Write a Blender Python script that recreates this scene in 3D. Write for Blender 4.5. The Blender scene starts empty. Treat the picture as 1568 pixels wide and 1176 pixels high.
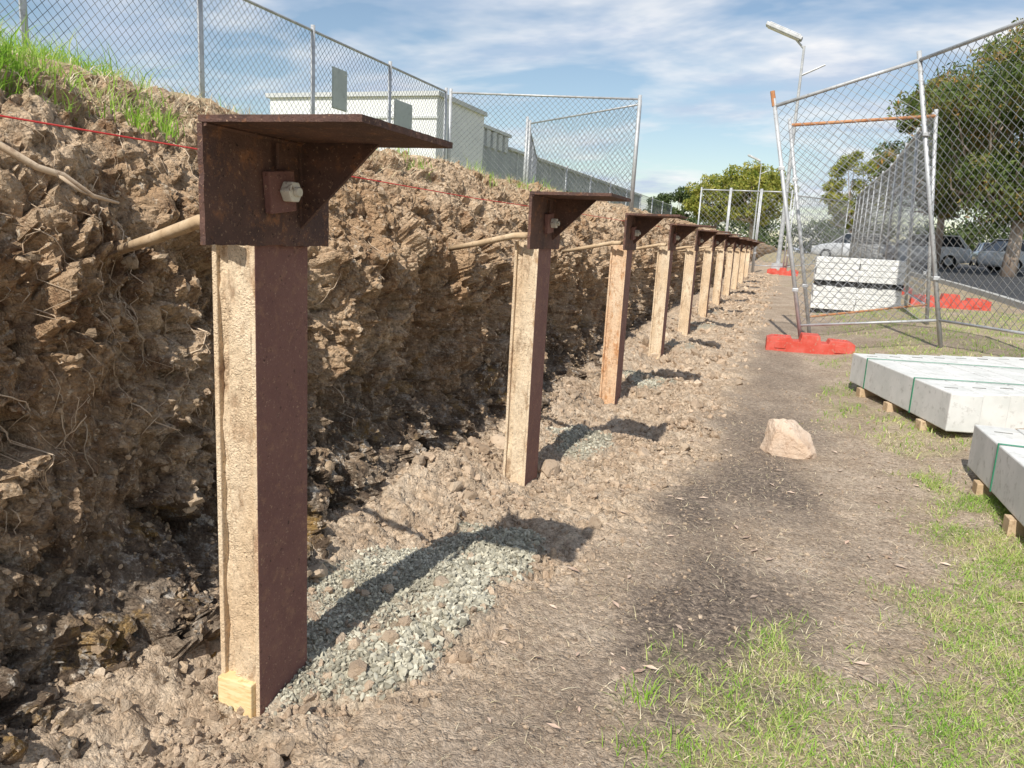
import bpy, math, random
import numpy as np
from mathutils import Vector, Matrix
rng=np.random.default_rng(7); random.seed(7)
scene=bpy.context.scene

# ------------------------------------------------------------------ noise
def _h(ix,iy,iz,s):
    n=(ix.astype(np.int64)*73856093)^(iy.astype(np.int64)*19349663)^(iz.astype(np.int64)*83492791)^(int(s)*265443)
    n=n&0xffffffff
    n=((n^(n>>13))*1274126177)&0xffffffff
    n=((n^(n>>16))*1246822519)&0xffffffff
    n=n^(n>>15)
    return (n&0xffffff)/float(0xffffff)
def vn(p,s=0):
    p=np.asarray(p,float); i=np.floor(p).astype(np.int64); f=p-i; f=f*f*(3-2*f)
    r=0
    for dx in (0,1):
        wx=f[...,0] if dx else 1-f[...,0]
        for dy in (0,1):
            wy=f[...,1] if dy else 1-f[...,1]
            for dz in (0,1):
                wz=f[...,2] if dz else 1-f[...,2]
                r=r+_h(i[...,0]+dx,i[...,1]+dy,i[...,2]+dz,s)*wx*wy*wz
    return r*2-1
def fbm(p,o=4,s=0):
    p=np.asarray(p,float); a=1;r=0;t=0
    for k in range(o):
        r=r+a*vn(p*(2.03**k)+17.3*k,s+k); t+=a; a*=.5
    return r/t
def worley(p,s=0,tilt=False):
    p=np.asarray(p,float); i=np.floor(p).astype(np.int64)
    best=np.full(p.shape[:-1],9.); bid=np.zeros(p.shape[:-1]); D=np.zeros(p.shape)
    for dx in (-1,0,1):
        for dy in (-1,0,1):
            for dz in (-1,0,1):
                cx,cy,cz=i[...,0]+dx,i[...,1]+dy,i[...,2]+dz
                v=np.stack([cx+_h(cx,cy,cz,s)-p[...,0],cy+_h(cx,cy,cz,s+11)-p[...,1],cz+_h(cx,cy,cz,s+23)-p[...,2]],-1)
                d=(v*v).sum(-1)
                m=d<best; best=np.where(m,d,best); bid=np.where(m,_h(cx,cy,cz,s+37),bid)
                if tilt: D=np.where(m[...,None],v,D)
    F=np.sqrt(best)
    if not tilt: return F,bid
    a=bid*6.283*7.3; b=bid*6.283*13.7
    t=D[...,0]*np.cos(a)*.7+D[...,1]*np.sin(a)+D[...,2]*np.sin(b)
    return F,bid,t
def ss(a,b,x):
    t=np.clip((np.asarray(x,float)-a)/(b-a),0,1); return t*t*(3-2*t)
def P3(x,y,z=0): return np.stack(np.broadcast_arrays(np.asarray(x,float),np.asarray(y,float),np.asarray(z,float)),-1)

# ------------------------------------------------------------------ mesh helpers
def link(o,parent=None):
    scene.collection.objects.link(o)
    if parent: o.parent=parent
    return o
def empty(name):
    o=bpy.data.objects.new(name,None); scene.collection.objects.link(o); o.empty_display_size=.2; return o
def mk(name,V,F,mat,smooth=False,parent=None,attrs=None):
    V=np.ascontiguousarray(V,np.float32); F=np.ascontiguousarray(F,np.int32)
    me=bpy.data.meshes.new(name); n,k=F.shape
    me.vertices.add(len(V)); me.vertices.foreach_set('co',V.ravel())
    me.loops.add(n*k); me.loops.foreach_set('vertex_index',F.ravel())
    me.polygons.add(n); me.polygons.foreach_set('loop_start',np.arange(0,n*k,k,dtype=np.int32))
    me.polygons.foreach_set('use_smooth',np.full(n,smooth,dtype=bool))
    me.update(calc_edges=True); me.validate()
    if attrs:
        for an,av in attrs.items():
            a=me.attributes.new(an,'FLOAT','POINT'); a.data.foreach_set('value',np.ascontiguousarray(av,np.float32).ravel())
    me.materials.append(mat)
    return link(bpy.data.objects.new(name,me),parent)
def gridfaces(n,m):
    a=np.arange(n*m).reshape(n,m)
    return np.stack([a[:-1,:-1],a[1:,:-1],a[1:,1:],a[:-1,1:]],-1).reshape(-1,4)
class B:
    def __init__(s): s.v=[];s.f=[];s.m=[]
    def add(s,vs,fs,m=0):
        o=len(s.v); s.v+=[tuple(v) for v in vs]; s.f+=[tuple(i+o for i in f) for f in fs]; s.m+=[m]*len(fs)
    def box(s,a,b,m=0,mat=None):
        x0,y0,z0=a;x1,y1,z1=b
        vs=[Vector(t) for t in [(x0,y0,z0),(x1,y0,z0),(x1,y1,z0),(x0,y1,z0),(x0,y0,z1),(x1,y0,z1),(x1,y1,z1),(x0,y1,z1)]]
        if mat is not None: vs=[mat@v for v in vs]
        s.add(vs,[(0,3,2,1),(4,5,6,7),(0,1,5,4),(1,2,6,5),(2,3,7,6),(3,0,4,7)],m)
    def tube(s,pts,rs,n=8,m=0,cap=True):
        pts=[Vector(p) for p in pts]
        if not hasattr(rs,'__len__'): rs=[rs]*len(pts)
        vs=[];fs=[]
        for i,p in enumerate(pts):
            t=(pts[min(i+1,len(pts)-1)]-pts[max(i-1,0)]).normalized()
            r=Vector((0,0,1)) if abs(t.z)<.9 else Vector((1,0,0))
            a=t.cross(r).normalized(); b=t.cross(a)
            for k in range(n):
                q=2*math.pi*k/n; vs.append(p+(a*math.cos(q)+b*math.sin(q))*rs[i])
        for i in range(len(pts)-1):
            for k in range(n):
                k2=(k+1)%n; fs.append((i*n+k,i*n+k2,(i+1)*n+k2,(i+1)*n+k))
        if cap:
            fs.append(tuple(range(n-1,-1,-1))); fs.append(tuple((len(pts)-1)*n+k for k in range(n)))
        s.add(vs,fs,m)
    def make(s,name,mats,parent=None,smooth=False,bevel=0,mat_fn=None):
        me=bpy.data.meshes.new(name); me.from_pydata(s.v,[],s.f)
        if not isinstance(mats,(list,tuple)): mats=[mats]
        for mm in mats: me.materials.append(mm)
        me.polygons.foreach_set('material_index',s.m)
        if mat_fn:
            me.update()
            for p in me.polygons:
                r=mat_fn(p)
                if r is not None: p.material_index=r
        me.polygons.foreach_set('use_smooth',[smooth]*len(s.f)); me.update()
        o=link(bpy.data.objects.new(name,me),parent)
        if bevel:
            bm=o.modifiers.new('b','BEVEL'); bm.width=bevel; bm.segments=2; bm.limit_method='ANGLE'
        return o
def instances(name,pos,size,mat,variants=10,sub=1,planes=6,jag=.12,parent=None,smooth=False,seed=1,flat=(.45,1)):
    import bmesh
    r=np.random.default_rng(seed)
    bm=bmesh.new(); bmesh.ops.create_icosphere(bm,subdivisions=sub,radius=1)
    bv=np.array([v.co[:] for v in bm.verts]); bf=np.array([[v.index for v in f.verts] for f in bm.faces]); bm.free()
    N=len(pos); var=r.integers(0,variants,N)
    V=np.zeros((N,len(bv),3))
    q=r.normal(size=(N,4)); q/=np.linalg.norm(q,axis=1,keepdims=True)
    w,x,y,z=q.T
    R=np.stack([1-2*(y*y+z*z),2*(x*y-z*w),2*(x*z+y*w),2*(x*y+z*w),1-2*(x*x+z*z),2*(y*z-x*w),2*(x*z-y*w),2*(y*z+x*w),1-2*(x*x+y*y)],-1).reshape(N,3,3)
    for k in range(variants):
        b=bv*(1+r.uniform(-jag,jag,(len(bv),1)))
        for _ in range(planes):
            nn=r.normal(size=3); nn/=np.linalg.norm(nn); dd=r.uniform(.35,.8)
            t=b@nn-dd; b=b-np.where(t>0,t,0)[:,None]*nn*.95
        b=b*np.array([1.15,r.uniform(.65,1.05),r.uniform(*flat)])
        m=var==k
        V[m]=np.einsum('nij,vj->nvi',R[m],b)
    V=V*np.asarray(size)[:,None,None]+np.asarray(pos)[:,None,:]
    F=(bf[None]+np.arange(N)[:,None,None]*len(bv)).reshape(-1,3)
    return mk(name,V.reshape(-1,3),F,mat,smooth,parent)
def blades(name,P,h,w,mat,parent=None,lean=.5,seed=3):
    r=np.random.default_rng(seed); N=len(P); a=r.uniform(0,2*math.pi,N); a2=r.uniform(0,2*math.pi,N)
    s=np.stack([np.cos(a),np.sin(a),0*a],-1)*np.asarray(w)[:,None]
    l=np.stack([np.cos(a2),np.sin(a2),0*a],-1)*(np.asarray(h)*r.uniform(.2,1.6,N)*lean)[:,None]
    up=np.array([0,0,1.])*np.asarray(h)[:,None]
    V=np.stack([P-s/2,P+s/2,P+up*.55+l*.3-s*.4,P+up*.55+l*.3+s*.4,P+up*.92+l],1)
    F=(np.array([[0,1,3],[0,3,2],[2,3,4]])[None]+np.arange(N)[:,None,None]*5).reshape(-1,3)
    return mk(name,V.reshape(-1,3),F,mat,False,parent)

# ------------------------------------------------------------------ materials
def nm(name):
    m=bpy.data.materials.new(name); m.use_nodes=True; nt=m.node_tree; b=nt.nodes['Principled BSDF']
    b.inputs['Roughness'].default_value=.85
    b.inputs['Specular IOR Level'].default_value=.25
    return m,nt,b
def noise(nt,scale,detail=6,rough=.6,vec=None,dist=0):
    n=nt.nodes.new('ShaderNodeTexNoise'); n.inputs['Scale'].default_value=scale; n.inputs['Detail'].default_value=min(detail,5)
    n.inputs['Roughness'].default_value=rough; n.inputs['Distortion'].default_value=dist
    if vec is not None: nt.links.new(vec,n.inputs['Vector'])
    return n.outputs['Fac']
def voro(nt,scale,vec,rand=1.0):
    n=nt.nodes.new('ShaderNodeTexVoronoi'); n.inputs['Scale'].default_value=scale; n.inputs['Randomness'].default_value=rand
    nt.links.new(vec,n.inputs['Vector']); return n.outputs['Distance'],n.outputs['Color']
def math_(nt,op,a,b_=None,c_=None):
    n=nt.nodes.new('ShaderNodeMath'); n.operation=op
    for i_,v in enumerate((a,b_,c_)):
        if v is None: continue
        if isinstance(v,(int,float)): n.inputs[i_].default_value=v
        else: nt.links.new(v,n.inputs[i_])
    return n.outputs[0]
def rampf(nt,fac,a,b,c0=0,c1=1):
    n=nt.nodes.new('ShaderNodeMapRange'); n.inputs[1].default_value=a; n.inputs[2].default_value=b
    n.inputs[3].default_value=c0; n.inputs[4].default_value=c1
    nt.links.new(fac,n.inputs[0]); return n.outputs[0]
def mix(nt,fac,c1,c2,mode='MIX'):
    n=nt.nodes.new('ShaderNodeMix'); n.data_type='RGBA'; n.blend_type=mode
    if isinstance(fac,(int,float)): n.inputs[0].default_value=fac
    else: nt.links.new(fac,n.inputs[0])
    for i,c in ((6,c1),(7,c2)):
        if isinstance(c,tuple): n.inputs[i].default_value=(*c[:3],1)
        else: nt.links.new(c,n.inputs[i])
    return n.outputs[2]
def mulval(nt,col,v):
    cb=nt.nodes.new('ShaderNodeCombineColor')
    for i in range(3): nt.links.new(v,cb.inputs[i])
    return mix(nt,1.0,col,cb.outputs[0],'MULTIPLY')
def pos(nt,scale=None):
    g=nt.nodes.new('ShaderNodeNewGeometry'); 
    if scale is None: return g.outputs['Position']
    mp=nt.nodes.new('ShaderNodeMapping'); mp.inputs['Scale'].default_value=scale
    nt.links.new(g.outputs['Position'],mp.inputs['Vector']); return mp.outputs['Vector']
def bump(nt,b,h,st=.5,dist=.01):
    n=nt.nodes.new('ShaderNodeBump'); n.inputs['Strength'].default_value=st; n.inputs['Distance'].default_value=dist
    nt.links.new(h,n.inputs['Height']); nt.links.new(n.outputs['Normal'],b.inputs['Normal'])
def island(nt):
    g=nt.nodes.new('ShaderNodeNewGeometry'); return g.outputs['Random Per Island']
def surf(name,c1,c2,c3=None,s1=4,s2=25,bs=60,bst=.4,bd=.006,rough=.85,metal=0,isl=None,stretch=None,t1=(.4,.6),t2=(.55,.7)):
    m,nt,b=nm(name); p=pos(nt,stretch)
    col=mix(nt,rampf(nt,noise(nt,s1,4,.6,p),*t1),c1,c2)
    if c3: col=mix(nt,rampf(nt,noise(nt,s2,4,.65,p),*t2),col,c3)
    if isl: col=mulval(nt,col,rampf(nt,island(nt),0,1,isl[0],isl[1]))
    nt.links.new(col,b.inputs['Base Color'])
    b.inputs['Roughness'].default_value=rough; b.inputs['Metallic'].default_value=metal
    if bst: bump(nt,b,noise(nt,bs,4,.7,p),bst,bd)
    return m
def crumbs(nt,b,p,s=48,dist=.016,lo=.84,nz=95):
    """granular soil: crumbs of two sizes + fine noise; returns granule tone (each crumb a slightly different colour)"""
    wn=nt.nodes.new('ShaderNodeTexNoise'); wn.inputs['Scale'].default_value=25; nt.links.new(p,wn.inputs['Vector'])
    vm=nt.nodes.new('ShaderNodeVectorMath'); vm.operation='MULTIPLY_ADD'; nt.links.new(wn.outputs['Color'],vm.inputs[0]); vm.inputs[1].default_value=(.03,.03,.03); nt.links.new(p,vm.inputs[2])
    q=vm.outputs[0]
    d1,c1=voro(nt,s,q); d2,c2=voro(nt,s*2.6,q)
    gate=rampf(nt,noise(nt,9,3,.6,p),.40,.58)
    h=math_(nt,'MULTIPLY',math_(nt,'SUBTRACT',.6,d1),gate)
    h=math_(nt,'MULTIPLY_ADD',math_(nt,'SUBTRACT',.6,d2),.40,h)
    h=math_(nt,'MULTIPLY_ADD',noise(nt,nz,5,.75,p),.7,h)
    bump(nt,b,h,1,dist)
    s1=nt.nodes.new('ShaderNodeSeparateColor'); nt.links.new(c1,s1.inputs[0]); s2=nt.nodes.new('ShaderNodeSeparateColor'); nt.links.new(c2,s2.inputs[0])
    return math_(nt,'MULTIPLY',rampf(nt,s1.outputs[0],0,1,lo,1.14),rampf(nt,s2.outputs[0],0,1,lo,1.16))

M={}
def rusty(name,c1,c2,c3,c4,rough=.75):
    m,nt,b=nm(name); p=pos(nt)
    col=mix(nt,rampf(nt,noise(nt,7,5,.7,p),.38,.62),c1,c2)
    col=mix(nt,rampf(nt,noise(nt,19,5,.7,p),.54,.68),col,c3)
    col=mix(nt,rampf(nt,noise(nt,110,4,.7,p),.60,.70),col,c4)
    col=mix(nt,rampf(nt,noise(nt,60,4,.7,p),.62,.70),col,tuple(x*.35 for x in c1))
    nt.links.new(col,b.inputs['Base Color']); b.inputs['Roughness'].default_value=rough
    h=math_(nt,'ADD',noise(nt,45,5,.75,p),noise(nt,160,4,.7,p)); bump(nt,b,h,1,.005); return m
M['rust']=rusty('rusty_steel',(.090,.054,.046),(.155,.084,.064),(.28,.13,.068),(.46,.29,.19))
M['maroon']=rusty('maroon_primer',(.205,.098,.084),(.245,.122,.100),(.31,.165,.115),(.46,.30,.21),.6)
def caked(name,c1,c2,c3,c4):
    m,nt,b=nm(name); p=pos(nt,(1,1,.4)); pr_=pos(nt)
    col=mix(nt,rampf(nt,noise(nt,6,5,.65,p),.38,.62),c1,c2)
    col=mix(nt,rampf(nt,noise(nt,24,5,.72,p),.53,.66),col,c3)
    col=mix(nt,rampf(nt,noise(nt,7,5,.75,p),.57,.66),col,c4)
    col=mix(nt,rampf(nt,noise(nt,90,4,.7,pr_),.60,.68),col,tuple(x*.5 for x in c4))
    tone=crumbs(nt,b,pr_,150,.004,.90,150); col=mulval(nt,col,tone)
    nt.links.new(col,b.inputs['Base Color']); b.inputs['Roughness'].default_value=.93; return m
M['cream']=caked('cement_coated_steel',(.66,.49,.32),(.76,.62,.45),(.48,.32,.19),(.42,.27,.17))
M['cream2']=caked('mortar_fill',(.62,.46,.30),(.74,.60,.43),(.47,.33,.21),(.40,.28,.18))
M['orangerust']=caked('orange_rust',(.66,.41,.24),(.74,.56,.39),(.50,.26,.12),(.52,.25,.11))
M['cap']=surf('orange_rust_paint',(.45,.20,.09),(.52,.28,.15),(.27,.10,.05),4,18,60,.4,.004,.85)
M['timber']=surf('pine_timber',(.76,.55,.28),(.82,.65,.38),(.56,.36,.16),5,12,40,.2,.002,.7,stretch=(3,3,22))
M['pole']=surf('weathered_timber',(.50,.36,.22),(.62,.47,.31),(.34,.23,.14),8,30,60,.4,.003,.85)
M['bolt']=surf('galvanised_bolt',(.55,.52,.44),(.70,.66,.58),(.24,.16,.11),30,60,90,.3,.002,.6,.1)
M['galv']=surf('galvanised_steel',(.42,.43,.44),(.54,.55,.56),(.32,.31,.30),6,30,60,.1,.001,.5,.3)
M['wire']=surf('galvanised_wire',(.24,.25,.26),(.34,.35,.36),None,6,30,60,0,.001,.5,.4)
M['dkwire']=surf('dull_wire',(.15,.16,.17),(.24,.25,.26),None,6,30,60,0,.001,.6,.3)
M['redpl']=surf('red_plastic',(.54,.075,.05),(.60,.12,.09),(.46,.22,.16),7,26,60,.2,.003,.65)
M['concrete']=surf('precast_concrete',(.60,.60,.57),(.70,.69,.66),(.48,.47,.44),4,18,110,.25,.002,.85)
M['white']=surf('pale_concrete',(.66,.66,.64),(.76,.76,.74),(.55,.54,.50),4,18,80,.2,.002,.85)
M['black']=surf('black_plastic',(.02,.02,.02),(.04,.04,.04),None,4,18,80,0,.002,.6)
M['slot']=surf('cast_slot',(.16,.16,.15),(.22,.22,.2),None,4,18,80,0,.002,.9)
M['strap']=surf('green_strap',(.03,.22,.12),(.04,.28,.16),None,4,18,80,0,.002,.4)
M['string']=surf('red_string',(.6,.04,.04),(.7,.08,.07),None,4,18,80,0,.002,.7)
M['root']=surf('root_bark',(.56,.42,.29),(.70,.56,.41),(.34,.23,.15),10,40,80,.3,.002,.9,isl=(.6,1.1))
M['clod']=surf('soil_clods',(.50,.37,.26),(.62,.49,.36),(.33,.235,.16),2.5,40,110,1,.010,.95,isl=(.62,1.15))
M['clodbank']=surf('bank_clods',(.45,.32,.205),(.59,.45,.31),(.28,.19,.12),1.8,30,110,1,.010,.95,isl=(.5,1.15))
M['gravel']=surf('crushed_gravel',(.43,.40,.31),(.54,.51,.41),(.29,.27,.21),3,50,90,.3,.003,.85,isl=(.5,1.25))
M['rock']=surf('sandstone_boulder',(.58,.42,.30),(.68,.54,.42),(.44,.29,.20),5,20,50,1,.014,.9)
M['asphalt']=surf('asphalt',(.045,.046,.05),(.065,.066,.07),(.09,.09,.09),1,60,120,.3,.004,.9)
M['kerb']=surf('kerb_concrete',(.38,.37,.34),(.45,.44,.41),None,3,20,60,.2,.003,.9)
M['bldwhite']=surf('painted_cladding',(.68,.69,.70),(.74,.75,.75),(.58,.59,.60),.6,4,30,.1,.003,.7)
M['bldgrey']=surf('precast_wall',(.31,.33,.35),(.37,.39,.40),(.42,.44,.45),.4,3,30,.15,.003,.85)
M['bldtrim']=surf('wall_trim',(.50,.52,.53),(.56,.57,.57),None,.8,3,30,.1,.003,.8)
M['sign']=surf('faded_sign',(.40,.44,.43),(.46,.50,.48),(.34,.37,.36),3,14,30,.05,.002,.6)
M['glass'],_n,_b=nm('window_glass'); _b.inputs['Base Color'].default_value=(.02,.025,.03,1); _b.inputs['Roughness'].default_value=.08; _b.inputs['Specular IOR Level'].default_value=.6
M['tyre']=surf('tyre_rubber',(.02,.02,.02),(.03,.03,.03),None,4,10,40,.1)
M['bark']=surf('gum_bark',(.30,.23,.18),(.46,.38,.31),(.18,.12,.09),3,9,25,.6,.02,.9,stretch=(1,1,.3))
M['leaflitter']=surf('dry_leaf',(.52,.36,.27),(.64,.50,.39),None,10,30,60,0,.002,.8,isl=(.6,1.2))
M['twig']=surf('twig_litter',(.22,.15,.10),(.38,.28,.19),None,10,30,60,0,.002,.9,isl=(.5,1.3))
def paint(name,c):
    m,nt,b=nm(name); b.inputs['Roughness'].default_value=.3; b.inputs['Coat Weight'].default_value=.6; b.inputs['Coat Roughness'].default_value=.08
    col=mix(nt,rampf(nt,noise(nt,3,4),.3,.7),c,tuple(x*.85 for x in c)); nt.links.new(col,b.inputs['Base Color']); return m
def leafmat(name,cols,tr=.3,k=.55,nsc=1.1):
    m,nt,b=nm(name); r=nt.nodes.new('ShaderNodeValToRGB'); el=r.color_ramp.elements
    el[0].position=0; el[0].color=(*cols[0],1); el[1].position=1; el[1].color=(*cols[-1],1)
    for i,c in enumerate(cols[1:-1]):
        e=el.new((i+1)/(len(cols)-1)); e.color=(*c,1)
    a=nt.nodes.new('ShaderNodeMath'); a.operation='MULTIPLY_ADD'
    nt.links.new(island(nt),a.inputs[0]); a.inputs[1].default_value=k
    nt.links.new(rampf(nt,noise(nt,nsc,3,.5,pos(nt)),.35,.65,0,1-k),a.inputs[2])
    nt.links.new(a.outputs[0],r.inputs[0]); nt.links.new(r.outputs[0],b.inputs['Base Color'])
    t=nt.nodes.new('ShaderNodeBsdfTranslucent'); nt.links.new(r.outputs[0],t.inputs['Color'])
    ms=nt.nodes.new('ShaderNodeMixShader'); ms.inputs[0].default_value=tr
    nt.links.new(b.outputs[0],ms.inputs[1]); nt.links.new(t.outputs[0],ms.inputs[2])
    nt.links.new(ms.outputs[0],nt.nodes['Material Output'].inputs['Surface']); b.inputs['Roughness'].default_value=.6
    return m
M['grass']=leafmat('grass_blades',[(.16,.33,.035),(.28,.48,.07),(.50,.56,.18),(.78,.68,.42)],.3,.65,3)
M['straw']=leafmat('dry_grass',[(.50,.46,.24),(.74,.63,.42),(.82,.73,.53),(.50,.38,.25)],.2)
M['freshgrass']=leafmat('fresh_grass',[(.15,.32,.025),(.28,.50,.05),(.40,.58,.10),(.66,.62,.32)],.4)
M['gumleaf']=leafmat('gum_foliage',[(.065,.11,.03),(.13,.19,.05),(.23,.26,.085),(.60,.29,.09)],.4,.5,.9)
M['yelleaf']=leafmat('yellow_green_foliage',[(.10,.15,.02),(.24,.28,.05),(.40,.38,.08),(.44,.40,.12)],.35)
M['dkleaf']=leafmat('dark_foliage',[(.05,.08,.03),(.09,.125,.045),(.15,.19,.065)],.3)

# ------------------------------------------------------------------ terrain functions
POSTY=[1.68+2.42*i for i in range(11)]
def gbase(X,Y):
    X=np.asarray(X,float);Y=np.asarray(Y,float)
    s=.025*np.maximum(0,Y-5)+.3*ss(.3,2.5,X)*ss(3,8,Y)+.02*np.maximum(0,X-3)
    return 1.35*np.tanh(s/1.35)
def spoil(X,Y):
    e=np.interp(Y,[0,1.2,2.0,2.8,3.6,4.3,6,30],[-1.1,-1.05,-.95,-.82,-.60,-.48,-.42,-.45])+.34*fbm(P3(Y*1.9,X*1.6,3.3),4,5)
    m=1-ss(e-.24,e+.18,X)
    return m*(1-.5*ss(12,30,Y))
def gravelmask(X,Y):
    r=0
    nz=fbm(P3(X*4,Y*4,1),4,9)
    for i,py in enumerate(POSTY[:6]):
        if i==0: d=((X+1.27-.10*(Y-2.6))/.34)**2+((Y-2.52)/.82)**2
        else: d=((X+1.28)/.28)**2+((Y-(py+1.05))/.36)**2
        r=np.maximum(r,1-ss(.30,1.2,d+1.1*nz))
    return r
def grassmask(X,Y):
    edge=np.interp(Y,[0,1.5,2.3,3,4,5,6.5,8,12,20,40],[-.5,-.26,-.05,.22,.60,.78,.50,.60,.9,.3,-.6])
    n=fbm(P3(X*1.7,Y*1.5,1.7),4,21)
    m=ss(-.2,.4,(X-edge)*1.0+n*1.1)
    patch=ss(-.25,.14,fbm(P3(X*3.4,Y*3.2,9.7),4,31))
    return m*(.12+.88*patch)
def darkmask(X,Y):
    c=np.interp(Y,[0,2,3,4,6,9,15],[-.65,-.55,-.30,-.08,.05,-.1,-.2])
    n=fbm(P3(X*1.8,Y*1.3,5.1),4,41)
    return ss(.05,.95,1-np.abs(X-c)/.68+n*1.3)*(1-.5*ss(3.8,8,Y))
def gheight(X,Y,detail=True):
    z=gbase(X,Y); sp=spoil(X,Y); near=1-ss(12,25,Y)
    lump=fbm(P3(X*1.8,Y*1.8,.5),3,51)
    z=z+sp*(.005+.060*lump)
    for py in POSTY[:6]:
        if py>2: z=z+.13*sp*np.exp(-((X+1.68)/.28)**2-((Y-(py-.5))/.40)**2)
        z=z-.03*np.exp(-((X+1.40)/.25)**2-((Y-py)/.25)**2)
    z=z+.10*ss(-1.42,-1.8,X)*(1-gravelmask(X,Y))
    z=z+.03*gravelmask(X,Y)
    if detail:
        w1,i1,t1=worley(P3(X*8+.4*fbm(P3(X*9,Y*9,0),2,3),Y*8,0),61,True); w2,i2,t2=worley(P3(X*19,Y*19,3),62,True); w3,_,t3=worley(P3(X*42,Y*42,5),65,True)
        k=sp*(1-.85*gravelmask(X,Y))
        cl=ss(-.25,.3,fbm(P3(X*2.6,Y*2.6,8),3,88))
        z=z+k*near*((.45+.55*cl)*((.5-w1)*.060+t1*.046)+(.5+.5*cl)*((.5-w2)*.026+t2*.024)+(.4-w3)*.010+t3*.009)+near*.010*fbm(P3(X*7,Y*7,2),4,63)*(1-ss(2,4,X))
        z=z+near*(1-ss(3,6,Y))*(.008*fbm(P3(X*34,Y*34,2),3,64)+.004*t2)
    return z
def geom(a,b,n): return np.geomspace(1,b/a,n)*a
xs=np.concatenate([[-600,-300,-120,-50,-20,-8,-4,-2.6,-2.2],np.arange(-1.98,-.3,.0125),np.arange(-.3,1.6,.018),np.arange(1.6,5,.08),geom(5,600,45)])
ys=np.concatenate([[-300,-80,-20,-5,-1,0,.5],np.arange(.95,5.0,.0135),np.arange(5.0,13,.035),np.arange(13,40,.3),geom(40,900,50)])
XX,YY=np.meshgrid(xs,ys,indexing='ij')
ZZ=gheight(XX,YY)
V=np.stack([XX,YY,ZZ],-1).reshape(-1,3)

gm,nt,b=nm('ground_soil')
def attr(n):
    a=nt.nodes.new('ShaderNodeAttribute'); a.attribute_name=n; return a.outputs['Fac']
p=pos(nt)
soil=mix(nt,rampf(nt,noise(nt,2.2,5,.65,p),.38,.62),(.40,.305,.22),(.54,.43,.325))
soil=mix(nt,rampf(nt,noise(nt,40,5,.75,p),.50,.65),soil,(.25,.18,.125))
soil=mix(nt,rampf(nt,noise(nt,130,4,.7,p),.58,.68),soil,(.72,.62,.50))
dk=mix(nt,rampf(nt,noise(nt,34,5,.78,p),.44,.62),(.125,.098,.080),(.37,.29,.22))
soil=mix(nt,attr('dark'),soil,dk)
spc=mix(nt,rampf(nt,noise(nt,6,5,.7,p),.38,.62),(.48,.355,.245),(.65,.52,.385))
spc=mix(nt,rampf(nt,noise(nt,28,5,.7,p),.52,.67),spc,(.33,.235,.155))
soil=mix(nt,attr('spoil'),soil,spc)
grc=mix(nt,rampf(nt,noise(nt,90,4,.7,p),.4,.6),(.30,.27,.21),(.50,.46,.36))
soil=mix(nt,attr('gravel'),soil,grc)
gc=mix(nt,rampf(nt,noise(nt,3,5,.7,p),.35,.65),(.27,.31,.11),(.54,.45,.28))
gc=mix(nt,rampf(nt,noise(nt,60,4,.7,p),.45,.65),gc,(.38,.29,.18))
gc=mix(nt,rampf(nt,noise(nt,11,4,.7,p),.54,.64),gc,(.29,.22,.155))
soil=mix(nt,math_(nt,'MULTIPLY',attr('grass'),.6),soil,gc)
tone=crumbs(nt,b,p,52,.013,.80)
soil=mulval(nt,soil,tone)
nt.links.new(soil,b.inputs['Base Color']); b.inputs['Roughness'].default_value=.95
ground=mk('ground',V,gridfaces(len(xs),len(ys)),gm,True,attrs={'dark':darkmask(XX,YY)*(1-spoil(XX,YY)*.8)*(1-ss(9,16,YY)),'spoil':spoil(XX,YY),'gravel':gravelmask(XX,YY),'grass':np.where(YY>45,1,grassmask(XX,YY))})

# ------------------------------------------------------------------ earth bank
prof=np.array([(-1.52,-.14),(-1.70,-.02),(-1.81,.10),(-1.88,.40),(-1.93,.75),(-1.97,1.08),(-2.07,1.35),(-2.23,1.60),(-2.46,1.81),(-2.78,1.96),(-3.3,2.05),(-5,2.08),(-12,2.1),(-40,2.1),(-90,2.1)])
seg=np.r_[0,np.cumsum(np.hypot(*np.diff(prof,axis=0).T))]
sfine=seg[9]
sv=np.concatenate([np.arange(0,sfine,.0108),np.arange(sfine,seg[11],.08),geom(seg[11]+.3,seg[-1],16)])
px=np.interp(sv,seg,prof[:,0]); pz=np.interp(sv,seg,prof[:,1])
k=np.ones(9)/9
tx=np.gradient(px,sv); tz=np.gradient(pz,sv)
tx=np.convolve(np.pad(tx,4,'edge'),k,'valid'); tz=np.convolve(np.pad(tz,4,'edge'),k,'valid')
ln=np.hypot(tx,tz); nx,nz=tz/ln,-tx/ln
yb=np.concatenate([[-60,-20,-5,-1,0,.6],np.arange(1.05,4.6,.0108),np.arange(4.6,8,.02),np.arange(8,14,.045),np.arange(14,40,.2),geom(40,300,20)])
SX,BY=np.meshgrid(px,yb,indexing='ij'); SZ=np.meshgrid(pz,yb,indexing='ij')[0]
NX=np.meshgrid(nx,yb,indexing='ij')[0]; NZ=np.meshgrid(nz,yb,indexing='ij')[0]; SV=np.meshgrid(sv,yb,indexing='ij')[0]
pp=np.stack([SX,BY,SZ],-1)
face=(1-ss(sfine-.35,sfine+.5,SV)); foot=ss(0,.25,SV)
wob=np.stack([fbm(pp*5,3,1),fbm(pp*5,3,2),fbm(pp*5,3,3)],-1)
wp=pp+.07*wob
w1,i1,t1=worley(wp*np.array([4,3.4,3.4]),71,True); w2,i2,t2=worley(wp*8.5,72,True); w3,i3,t3=worley((pp+.02*wob)*19,73,True); w4,i4,t4=worley(pp*38,74,True)
d=.16*fbm(pp*np.array([1.2,1.2,1.5]),3,81)+.05*fbm(pp*4.3,4,82)
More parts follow.
